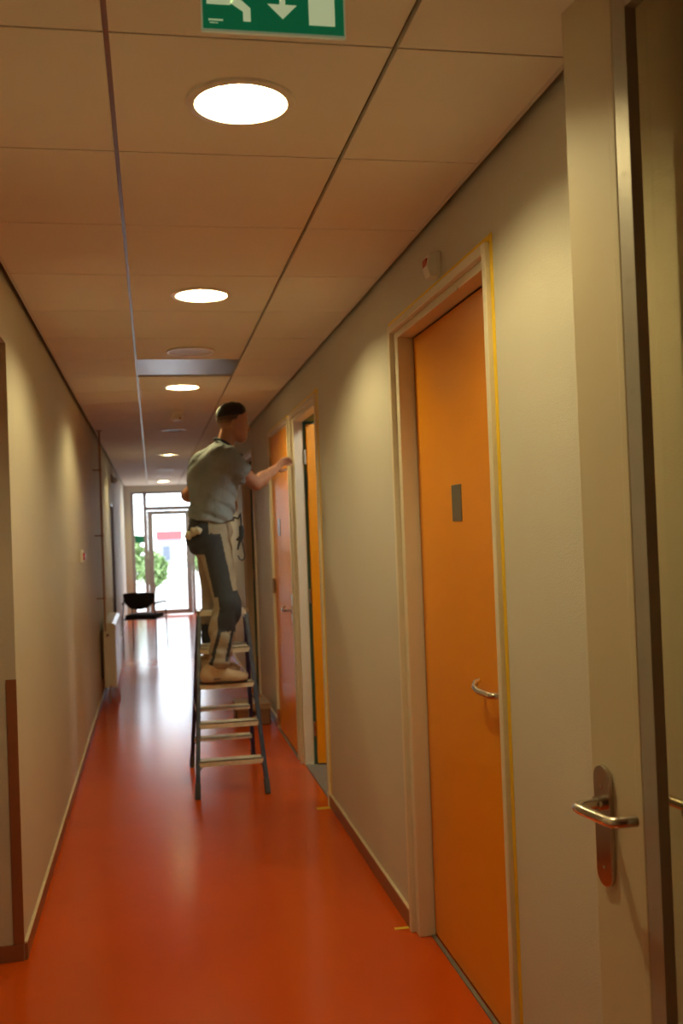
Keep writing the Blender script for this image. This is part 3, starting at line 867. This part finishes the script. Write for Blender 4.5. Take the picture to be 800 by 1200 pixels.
class Field:
    def __init__(s, lo, hi, h):
        s.lo, s.h = np.array(lo, float), h
        s.n = np.ceil((np.array(hi) - s.lo) / h).astype(int) + 1
        ax = [s.lo[i] + h * np.arange(s.n[i]) for i in range(3)]
        s.X, s.Y, s.Z = np.meshgrid(*ax, indexing='ij')
        s.d = np.full(s.X.shape, 1.0)

    def _sub(s, lo, hi):
        a = np.clip(np.floor((np.array(lo) - s.lo) / s.h).astype(int), 0, s.n)
        b = np.clip(np.ceil((np.array(hi) - s.lo) / s.h).astype(int) + 1, 0, s.n)
        return tuple(slice(a[i], b[i]) for i in range(3))

    @staticmethod
    def smin(a, b, k):
        hh = np.clip(.5 + .5 * (b - a) / k, 0, 1)
        return b * (1 - hh) + a * hh - k * hh * (1 - hh)

    def cap(s, a, b, ra, rb, k=.02, sq=None):
        """tapered capsule; sq=(axis vector, factor) flattens the section along that axis"""
        a, b = np.array(a, float), np.array(b, float)
        m = max(ra, rb) * 1.5 + k + .03
        sl = s._sub(np.minimum(a, b) - m, np.maximum(a, b) + m)
        P = [s.X[sl] - a[0], s.Y[sl] - a[1], s.Z[sl] - a[2]]
        ba = b - a
        t = np.clip((P[0] * ba[0] + P[1] * ba[1] + P[2] * ba[2]) / max(ba @ ba, 1e-9), 0, 1)
        q = [P[i] - t * ba[i] for i in range(3)]
        if sq is not None:
            u, f_ = np.array(sq[0], float), sq[1]
            u /= np.linalg.norm(u)
            dt = q[0] * u[0] + q[1] * u[1] + q[2] * u[2]
            q = [q[i] + dt * u[i] * (f_ - 1) for i in range(3)]
        d = np.sqrt(q[0] ** 2 + q[1] ** 2 + q[2] ** 2) - (ra + (rb - ra) * t)
        s.d[sl] = s.smin(s.d[sl], d, k)
        return s

    def ell(s, c, r, k=.02, ry=0.0, rz=0.0, sub=False):
        c, r = np.array(c, float), np.array(r, float)
        m = r.max() + k + .03
        sl = s._sub(c - m, c + m)
        x, y, z = s.X[sl] - c[0], s.Y[sl] - c[1], s.Z[sl] - c[2]
        if rz:
            x, y = x * math.cos(rz) + y * math.sin(rz), -x * math.sin(rz) + y * math.cos(rz)
        if ry:
            x, z = x * math.cos(ry) - z * math.sin(ry), x * math.sin(ry) + z * math.cos(ry)
        k0 = np.sqrt((x / r[0]) ** 2 + (y / r[1]) ** 2 + (z / r[2]) ** 2)
        k1 = np.sqrt((x / r[0] ** 2) ** 2 + (y / r[1] ** 2) ** 2 + (z / r[2] ** 2) ** 2)
        d = k0 * (k0 - 1) / np.maximum(k1, 1e-6)
        if sub:
            s.d[sl] = -s.smin(-s.d[sl], d, k)
        else:
            s.d[sl] = s.smin(s.d[sl], d, k)
        return s

    def cut(s, p, n):
        """keep the side the normal points away from"""
        n = np.array(n, float) / np.linalg.norm(n)
        d = (s.X - p[0]) * n[0] + (s.Y - p[1]) * n[1] + (s.Z - p[2]) * n[2]
        s.d = np.maximum(s.d, d)
        return s

    def mesh(s):
        """surface nets"""
        d = s.d
        inside = d < 0
        n = np.array(d.shape)
        cells = np.zeros(n - 1, np.int8)
        for dx in (0, 1):
            for dy in (0, 1):
                for dz in (0, 1):
                    cells += inside[dx:n[0] - 1 + dx, dy:n[1] - 1 + dy, dz:n[2] - 1 + dz]
        act = (cells > 0) & (cells < 8)
        idx = np.argwhere(act)
        ids = np.full(n - 1, -1, np.int64)
        ids[act] = np.arange(len(idx))
        acc, cnt = np.zeros((len(idx), 3)), np.zeros(len(idx))
        cr = [(x, y, z) for x in (0, 1) for y in (0, 1) for z in (0, 1)]
        for i in range(8):
            for j in range(i + 1, 8):
                df = np.array(cr[j]) - np.array(cr[i])
                if np.abs(df).sum() != 1:
                    continue
                a = d[tuple((idx + cr[i]).T)]
                b = d[tuple((idx + cr[j]).T)]
                m = (a < 0) != (b < 0)
                t = np.where(m, a / np.where(m, a - b, 1), 0)
                acc[m] += (np.array(cr[i]) + t[:, None] * df)[m]
                cnt[m] += 1
        V = s.lo + (idx + acc / cnt[:, None]) * s.h
        F = []
        for ax in range(3):
            o1, o2 = [(1, 2), (2, 0), (0, 1)][ax]
            sl0 = [slice(None)] * 3
            sl1 = [slice(None)] * 3
            sl0[ax], sl1[ax] = slice(0, -1), slice(1, None)
            a, b = inside[tuple(sl0)], inside[tuple(sl1)]
            for flip, mk in ((False, a & ~b), (True, ~a & b)):
                e = np.argwhere(mk)
                e = e[(e[:, o1] > 0) & (e[:, o2] > 0) & (e[:, o1] < n[o1] - 1) & (e[:, o2] < n[o2] - 1)]
                if not len(e):
                    continue
                u, v_ = np.zeros(3, int), np.zeros(3, int)
                u[o1], v_[o2] = 1, 1
                q = np.stack([ids[tuple((e - u - v_).T)], ids[tuple((e - v_).T)], ids[tuple(e.T)], ids[tuple((e - u).T)]], 1)
                F.append(q[:, ::-1] if flip else q)
        return V, np.concatenate(F)


def grid_obj(name, V, F, m, parent):
    used = np.unique(F)
    remap = np.full(len(V), -1)
    remap[used] = np.arange(len(used))
    mb = MB()
    mb.v = [tuple(map(float, p)) for p in V[used]]
    mb.f = [tuple(map(int, q)) for q in remap[F]]
    mb.mi = [0] * len(mb.f)
    o = mb.build(name, m, parent)
    o.data.polygons.foreach_set('use_smooth', [True] * len(o.data.polygons))
    return o


def relax(V, F, it=2):
    for _ in range(it):
        acc, c = np.zeros_like(V), np.zeros(len(V))
        for i in range(4):
            j = (i + 1) % 4
            np.add.at(acc, F[:, i], V[F[:, j]])
            np.add.at(acc, F[:, j], V[F[:, i]])
            np.add.at(c, F[:, i], 1)
            np.add.at(c, F[:, j], 1)
        V = V * .5 + .5 * acc / np.maximum(c, 1)[:, None]
    return V


man = thing('person', 'person in grey t-shirt and beige-black work trousers standing on ladder', 'person', (.40, 6.54, .66))
M_SKIN = mat('skin', (.43, .20, .12), .5, noise=.06, nscale=25, spec=.35)
M_SHIRT = mat('grey_cotton', (.25, .285, .30), .85, noise=.07, nscale=18, bump=.8, bscale=7, bdist=.03, stretch=(1.6, 1, 1.3))
M_TROU = mat('beige_canvas', (.36, .31, .235), .85, noise=.16, nscale=14, bump=.7, bscale=12, bdist=.02)
M_PATCH = mat('black_canvas', (.035, .040, .050), .8, noise=.2, nscale=25, bump=.2, bscale=80)
M_SHOE = mat('tan_work_shoe', (.50, .36, .22), .6, noise=.12, nscale=20, bump=.15, bscale=60)
M_SOLE = mat('dark_sole', (.06, .045, .035), .8, noise=.1)
M_HAIR = mat('dark_brown_hair', (.018, .012, .009), .7, noise=.3, nscale=120, bump=.5, bscale=300)
M_STUB = mat('hair_stubble', (.36, .185, .12), .7, noise=.2, nscale=200)

# joints (metres); the man faces +X, right side towards the viewer
HIPR, HIPL = (.385, 6.455, 1.545), (.375, 6.63, 1.545)
KNR, KNL = (.455, 6.335, 1.13), (.40, 6.735, 1.13)
ANR, ANL = (.355, 6.310, .75), (.345, 6.772, .75)
SHR, SHL = (.485, 6.375, 2.075), (.44, 6.72, 2.07)
ELR, WRR = (.675, 6.475, 1.915), (.838, 6.685, 2.025)
ELL, WRL = (.245, 6.80, 1.865), (.46, 6.80, 1.79)
HD = (.542, 6.54, 2.325)

body = Field((.15, 6.15, .64), (1.02, 6.95, 2.48), .0068)
B = body
# trunk
B.ell((.385, 6.54, 1.62), (.125, .165, .13), .05).ell((.39, 6.545, 1.78), (.105, .145, .16), .06).ell((.41, 6.545, 1.95), (.125, .175, .18), .06)
B.cap((.44, 6.42, 2.085), (.43, 6.67, 2.085), .065, .065, .05)
B.cap((.465, 6.54, 2.10), (.515, 6.54, 2.26), .062, .055, .03)
# head: cranium, face, jaw, nose, brow, lips, ears; turned a little away from the viewer
HT = R(14)
HCX, HCY = .53, 6.54


def hp(x, y, z):
    dx, dy = x - HCX, y - HCY
    return (HCX + dx * math.cos(HT) - dy * math.sin(HT), HCY + dx * math.sin(HT) + dy * math.cos(HT), z)


def hn(x, y, z):
    return (x * math.cos(HT) - y * math.sin(HT), x * math.sin(HT) + y * math.cos(HT), z)


def he(F_, c, r, k, **kw):
    return F_.ell(hp(*c), r, k, rz=HT, **kw)


he(B, (.535, 6.54, 2.352), (.098, .076, .092), .01)
he(B, (.575, 6.54, 2.300), (.068, .060, .088), .03)
he(B, (.606, 6.54, 2.222), (.032, .038, .026), .03)
he(B, (.590, 6.54, 2.372), (.046, .058, .045), .03)
for s_ in (-1, 1):
    B.cap(hp(.535, 6.54 + s_ * .052, 2.268), hp(.602, 6.54 + s_ * .018, 2.216), .020, .018, .025)
B.cap(hp(.634, 6.54, 2.326), hp(.653, 6.54, 2.280), .009, .0125, .014)
for s_ in (-1, 1):
    he(B, (.647, 6.54 + s_ * .013, 2.276), (.010, .008, .008), .008)
B.cap(hp(.625, 6.508, 2.338), hp(.625, 6.572, 2.338), .013, .013, .016)
he(B, (.637, 6.54, 2.252), (.010, .024, .0065), .010)
he(B, (.634, 6.54, 2.240), (.010, .022, .0065), .010)
for s_ in (-1, 1):
    he(B, (.632, 6.54 + s_ * .031, 2.320), (.013, .016, .010), .008, sub=True)
    he(B, (.527, 6.54 + s_ * .086, 2.303), (.020, .014, .034), .004, ry=.2)
    he(B, (.532, 6.54 + s_ * .101, 2.306), (.010, .007, .020), .003, sub=True)
# arms
for S, E, W in ((SHR, ELR, WRR), (SHL, ELL, WRL)):
    S_, E_, W_ = map(np.array, (S, E, W))
    B.ell(S, (.062, .058, .062), .04).cap(S, E, .052, .042, .03)
    B.cap(E, E_ + (W_ - E_) * .35, .041, .044, .02).cap(E_ + (W_ - E_) * .3, W, .043, .027, .02)
# legs
for H_, K_, A_ in ((HIPR, KNR, ANR), (HIPL, KNL, ANL)):
    H_, K_, A_ = map(np.array, (H_, K_, A_))
    B.cap(H_, K_, .085, .055, .03).cap(K_, A_, .052, .036, .02).ell(K_ + (A_ - K_) * .3 + [-.02, 0, 0], (.045, .045, .10), .03)
    B.cap(A_, A_ + np.array([.09, 0, -.052]), .030, .022, .02)
# hands: palm, four fingers with knuckle bends, thumb from the side of the palm


def hand(W, fwd, side, palm_n, curl, spread=.017, sc_=1.0):
    W = np.array(W, float)
    f = np.array(fwd, float)
    f /= np.linalg.norm(f)
    n = np.array(palm_n, float)
    n -= f * (n @ f)
    n /= np.linalg.norm(n)
    sd_ = np.cross(n, f) * side
    P0 = W + f * .012
    P1 = W + f * .082 * sc_
    for k in (-1.5, -.5, .5, 1.5):
        B.cap(P0 + sd_ * k * .012, P1 + sd_ * k * spread * 1.05, .013, .0115, .012)
    for k, L in ((-1.5, .072), (-.5, .082), (.5, .077), (1.5, .060)):
        a = P1 + sd_ * k * spread * 1.12
        ang = 0
        for j, (fr_, rr) in enumerate(((.45, .0098), (.32, .0090), (.23, .0080))):
            ang += curl[j]
            b = a + (f * math.cos(ang) + n * math.sin(ang)) * L * fr_ * sc_
            B.cap(a, b, rr, rr * .93, .003)
            a = b
    a = P0 + f * .022 - sd_ * .024
    d1_ = f * .55 - sd_ * .62 + n * .5
    d2_ = f * .85 - sd_ * .05 + n * .5
    b = a + d1_ / np.linalg.norm(d1_) * .034
    c_ = b + d2_ / np.linalg.norm(d2_) * .030
    e_ = c_ + (f * .95 + n * .2) * .022
    B.cap(a, b, .0155, .0125, .012).cap(b, c_, .0118, .0105, .004).cap(c_, e_, .0105, .0085, .003)


hand(WRR, (.48, .52, .42), 1, (.75, -.30, -.35), (.35, .55, .35))
hand(WRL, (.85, -.25, -.05), -1, (-.1, -.9, -.2), (.5, .6, .4))
V, F = B.mesh()
V = relax(V, F, 1)
bo = grid_obj('body', V, F, [M_SKIN], man)

# hair: short on top with a raised front, clipped sides and nape


def hair_field(off):
    f_ = Field((.40, 6.42, 2.20), (.68, 6.66, 2.49), .0045)
    he(f_, (.535, 6.54, 2.352), (.098, .076, .092), .01)
    he(f_, (.590, 6.54, 2.372), (.046, .058, .045), .03)
    c_, s__ = math.cos(HT), math.sin(HT)
    f_.U = (f_.X - HCX) * c_ + (f_.Y - HCY) * s__        # forward from the head axis
    f_.W = -(f_.X - HCX) * s__ + (f_.Y - HCY) * c_
    line = 2.364 + .10 * np.clip(f_.U, -.2, .2) + .02 * np.clip((f_.U - .06) / .04, 0, 1)
    up_ = np.clip((f_.Z - line) / .075, 0, 1) ** .8
    f_.d = f_.d - off(f_, up_)
    return f_, line


hf, line = hair_field(lambda f_, up_: .0010 + .013 * up_ + .010 * up_ * np.clip((f_.U + .02) / .10, 0, 1) + .0015 * up_ * np.sin(160 * f_.U + 40 * f_.W))
hf.d = np.maximum(hf.d, line - hf.Z)
hf.d = np.maximum(hf.d, hf.U - .098)
V, F = hf.mesh()
grid_obj('hair', relax(V, F, 1), F, M_HAIR, man)
hf, line = hair_field(lambda f_, up_: .0009)
hf.d = np.maximum(hf.d, (2.305 + .35 * np.clip(hf.U + .02, -.2, .2)) - hf.Z)
hf.d = np.maximum(hf.d, hf.U - (.02 + .6 * np.clip(hf.Z - 2.34, 0, .1)))
V, F = hf.mesh()
cf = V[F].mean(1)
uf = (cf[:, 0] - HCX) * math.cos(HT) + (cf[:, 1] - HCY) * math.sin(HT)
dist = cf[:, 2] - (2.364 + .10 * np.clip(uf, -.2, .2))
for lo_, hi_, nm_, c_ in ((-.022, 1, 'dark', (.10, .052, .034)), (-.042, -.022, 'mid', (.20, .10, .065)), (-1, -.042, 'light', (.33, .165, .105))):
    m_ = (dist >= lo_) & (dist < hi_)
    if m_.any():
        grid_obj('shaved_hair', V, F[m_], mat('hair_fade_' + nm_, c_, .7, noise=.2, nscale=200), man)
for s_ in (-1, 1):
    MB().tube([hp(.636, 6.54 + s_ * .014, 2.3375), hp(.635, 6.54 + s_ * .030, 2.342), hp(.622, 6.54 + s_ * .048, 2.338)], [.004, .005, .003], 8).build('eyebrow', M_HAIR, man, smooth=True)
    MB().lathe([(.0005, .0105), (.006, .0088), (.0098, .004), (.0105, 0), (.0098, -.004), (.006, -.0088), (.0005, -.0105)], hp(.6275, 6.54 + s_ * .031, 2.318), 16).build('eye', mat('eye', (.35, .30, .26), .2, noise=.05), man, smooth=True)

# t-shirt
sh = Field((.15, 6.18, 1.60), (.85, 6.92, 2.25), .0075)
sh.ell((.385, 6.545, 1.66), (.148, .178, .12), .05).ell((.395, 6.545, 1.80), (.145, .175, .16), .07).ell((.41, 6.545, 1.96), (.158, .195, .185), .07)
sh.ell((.335, 6.55, 1.98), (.09, .14, .15), .05)
sh.cap((.445, 6.41, 2.09), (.43, 6.68, 2.09), .083, .083, .05).cap((.455, 6.54, 2.12), (.50, 6.54, 2.20), .075, .058, .04)
for S, E in ((SHR, ELR), (SHL, ELL)):
    S_, E_ = np.array(S), np.array(E)
    sh.ell(S, (.078, .074, .076), .04).cap(S_, S_ + (E_ - S_) / np.linalg.norm(E_ - S_) * .165, .074, .068, .04)
# folds: diagonal across the back and side, gathered above the waist
X, Y, Z = sh.X, sh.Y, sh.Z
low = np.clip((1.92 - Z) / .24, 0, 1)
ridge = lambda t: 1 - 2 * np.abs(np.sin(t))                      # sharp-crested folds
sh.d += .010 * low * ridge(30 * (Z + .8 * (X - .4)) + 1.6 * np.sin(8 * X + 5 * Y)) + .004 * ridge(20 * (Z - 1.3 * X) + 5 * Y + np.sin(9 * Z)) + .004 * low * np.sin(60 * Z + 20 * X + 9 * Y)
hem = 1.680 + .012 * np.sin(22 * X + 14 * Y) + .008 * np.sin(41 * Y)
sh.d = np.maximum(sh.d, hem - Z)
for S, E in ((SHR, ELR), (SHL, ELL)):
    S_, E_ = np.array(S), np.array(E)
    dv = (E_ - S_) / np.linalg.norm(E_ - S_)
    lim = S_ + dv * .155
    dd = (X - lim[0]) * dv[0] + (Y - lim[1]) * dv[1] + (Z - lim[2]) * dv[2]
    rr = np.sqrt((X - lim[0]) ** 2 + (Y - lim[1]) ** 2 + (Z - lim[2]) ** 2)
    sel = (dd > -.02) & (rr < .125) & (((Y < 6.40) | (X > .60)) if S is SHR else ((Y > 6.70) | (X < .25)))
    sh.d = np.where(sel, np.maximum(sh.d, dd), sh.d)
sh.cut((.50, 6.54, 2.185), (.42, 0, 1))
V, F = sh.mesh()
grid_obj('t_shirt', relax(V, F, 1), F, M_SHIRT, man)

# trousers
tf = Field((.17, 6.17, .70), (.62, 6.92, 1.76), .0075)
tf.ell((.375, 6.545, 1.62), (.145, .178, .13), .04).ell((.33, 6.47, 1.56), (.10, .09, .11), .05).ell((.32, 6.61, 1.56), (.10, .09, .11), .05)
for H_, K_, A_ in ((HIPR, KNR, ANR), (HIPL, KNL, ANL)):
    H_, K_, A_ = map(np.array, (H_, K_, A_))
    tf.cap(H_ + [.01, 0, -.02], K_, .108, .078, .03).cap(K_, A_ + [.03, 0, .03], .075, .064, .03).ell(K_ + [.012, 0, .0], (.072, .068, .10), .03)
    tf.ell(K_ + (A_ - K_) * .35 + [-.025, 0, 0], (.06, .06, .12), .04)
X, Y, Z = tf.X, tf.Y, tf.Z
tf.d += .007 * np.sin(46 * Z + 18 * X + 6 * np.sin(12 * Y)) * np.clip((1.25 - Z) / .3, 0, 1) + .0035 * np.sin(60 * (Z - .8 * X) + 9 * Y) * np.clip((Z - 1.3) / .2, 0, 1) + .007 * np.sin(95 * Z + 12 * X) * np.clip((.92 - Z) / .12, 0, 1)
tf.cut((.40, 6.54, 1.715), (.06, 0, 1)).cut((.36, 6.54, .755), (-.05, 0, -1))
V, F = tf.mesh()
V = relax(V, F, 2)
C = V[F].mean(1)
right = C[:, 1] < 6.545
nx = np.cross(V[F[:, 2]] - V[F[:, 0]], V[F[:, 3]] - V[F[:, 1]])
nx /= np.linalg.norm(nx, axis=1)[:, None] + 1e-12
cx, cz = C[:, 0], C[:, 2]
out = np.where(right, -nx[:, 1], nx[:, 1])
# leg centre line along X for a given height
xc = np.where(cz > 1.13, np.interp(cz, [1.13, 1.6], [.455, .40]), np.interp(cz, [.75, 1.13], [.365, .455]))
u = cx - xc
knee = (cz > .985) & (cz < 1.235) & (u > -.055 + .25 * np.clip(1.06 - cz, 0, 1))
band = (cz >= 1.20) & (cz < 1.60) & (out > -.15) & (u > -.075 - .06 * (cz - 1.2)) & (u < .028 - .05 * (cz - 1.2) + .02)
hol = (cz > 1.47) & (cz < 1.70) & (u < -.045) & (out > -.6)
seam = (cz > .76) & (cz < 1.0) & (np.abs(u + .035 - .05 * (cz - .85)) < .011) & (out > .2)
seam |= (cz > .80) & (cz < 1.0) & (np.abs(u - .055) < .011) & (out > -.1)
calf = (cz < 1.0) & (cz > .82) & ~right & (u < -.03)
dark = knee | band | hol | seam | calf
tro = grid_obj('trousers', V, F[~dark], M_TROU, man)
grid_obj('knee_patches', V + 0, F[dark], M_PATCH, tro)['label'] = 'black canvas knee and pocket patches'
# belt
bl = Field((.20, 6.30, 1.66), (.58, 6.78, 1.74), .006)
bl.ell((.380, 6.545, 1.64), (.143, .177, .18), .02)
bl.cut((.4, 6.5, 1.712), (.06, 0, 1)).cut((.4, 6.5, 1.682), (-.06, 0, -1))
V, F = bl.mesh()
grid_obj('belt', V, F, M_PATCH, man)

# shoes
for A_, z0, k in ((ANR, .6615, 0), (ANL, .6615, 1)):
    sf = Field((A_[0] - .13, A_[1] - .07, .655), (A_[0] + .25, A_[1] + .07, .80), .0045)
    ax, ay = A_[0], A_[1]
    yf = ay + (.012 if k == 0 else -.012)
    sf.ell((ax - .035, ay, .715), (.055, .043, .060), .02).cap((ax - .03, yf, .698), (ax + .13, yf, .690), .043, .040, .02, sq=((0, 0, 1), 1.05)).ell((ax + .150, yf, .688), (.062, .046, .036), .03)
    sf.cap((ax, ay, .765), (ax + .07, yf, .715), .044, .038, .03)
    sf.cut((0, 0, .672), (0, 0, -1)).cut((ax, 0, .785), (.1, 0, 1))
    V, F = sf.mesh()
    so = grid_obj('shoe', relax(V, F, 1), F, M_SHOE, man)
    sp_ = [(ax - .09, .664), (ax + .21, .664)]
    poly = [(ax - .088 + .0 * j, 0) for j in range(0)]
    n = 28
    pts = []
    for j in range(n):
        a_ = 2 * math.pi * j / n
        px_ = ax + .058 + .152 * math.cos(a_)
        wdt = .046 if math.cos(a_) > -.1 else .040
        pts.append((px_, yf + wdt * math.sin(a_) * (1 - .12 * math.exp(-((math.cos(a_) + .2) / .3) ** 2))))
    MB().prism(pts, lambda p_, q_, d: (p_, q_, d), z0, z0 + .018).build('sole', M_SOLE, so, smooth=True, bevel=.004)
    MB().box(ax - .005, ax + .035, ay - .046 if k == 0 else ay + .041, ay - .041 if k == 0 else ay + .046, .690, .697).build('side_mark', M_SOLE, so)

# strap round the neck with hanging muffs
nk = []
for j in range(25):
    a_ = R(-150 + 300 * j / 24)
    nk.append((.495 - .078 * math.cos(a_), 6.54 + .076 * math.sin(a_), 2.190 - .016 * (1 - math.cos(a_)) - .020 * (1 - math.cos(a_)) ** 2))
nk = [(p_[0] + .004, 6.54 + (p_[1] - 6.54) * 1.06, p_[2] + .026) for p_ in nk]
ns = MB().tube(nk, .0085, 10).build('neck_strap', M_PATCH, man, smooth=True)
for p_, s_ in ((nk[0], -1), (nk[-1], 1)):
    MB().lathe([(.0005, .016), (.018, .015), (.023, .006), (.023, -.012), (.016, -.018), (.0005, -.018)], (p_[0] + .012, p_[1] - .0, p_[2] - .018), 18).build('ear_pad', M_PATCH, ns, smooth=True)

# tool with looped cord hanging at the waist front; pale rag in the back pocket
tl = thing('hanging_tool', 'black tool clip with looped cord hanging from the belt', 'tool', (.565, 6.36, 1.45))
tb = MB()
tb.tube([(.520, 6.40, 1.70), (.545, 6.385, 1.69), (.558, 6.37, 1.72), (.562, 6.36, 1.67), (.560, 6.36, 1.63)], .006, 8)
tb.build('strap', M_PATCH, tl, smooth=True)
MB().tube([(.560, 6.36, 1.645), (.563, 6.36, 1.61), (.560, 6.36, 1.575), (.548, 6.36, 1.545)], [.014, .018, .016, .010], 12).tube([(.560, 6.36, 1.585), (.540, 6.36, 1.560), (.527, 6.362, 1.552)], [.010, .009, .007], 10).tube([(.552, 6.36, 1.56), (.540, 6.36, 1.52), (.533, 6.36, 1.49)], [.010, .008, .005], 10).build('clip', M_PATCH, tl, smooth=True)
cd = [(.560, 6.36, 1.555), (.570, 6.36, 1.50), (.577, 6.36, 1.455), (.572, 6.36, 1.432), (.558, 6.36, 1.424), (.542, 6.36, 1.432), (.533, 6.355, 1.455)]
MB().tube(cd, .0038, 8).build('cord', M_PATCH, tl, smooth=True)
gl = Field((.18, 6.30, 1.55), (.36, 6.50, 1.68), .005)
gl.cap((.232, 6.395, 1.598), (.292, 6.352, 1.622), .020, .022, .01, sq=((0, 1, 0), 1.0)).ell((.226, 6.40, 1.592), (.022, .022, .026), .02).ell((.268, 6.36, 1.632), (.03, .02, .014), .015)
gl.d += .003 * np.sin(180 * gl.X + 60 * gl.Z)
V, F = gl.mesh()
tag(grid_obj('work_rag', V, F, mat('pale_rag', (.62, .58, .44), .85, noise=.15, nscale=40, bump=.2), None), 'pale cloth rag tucked into the back pocket', 'rag')

for o in list(bpy.data.objects):
    if '_local' in o:
        del o['_local']
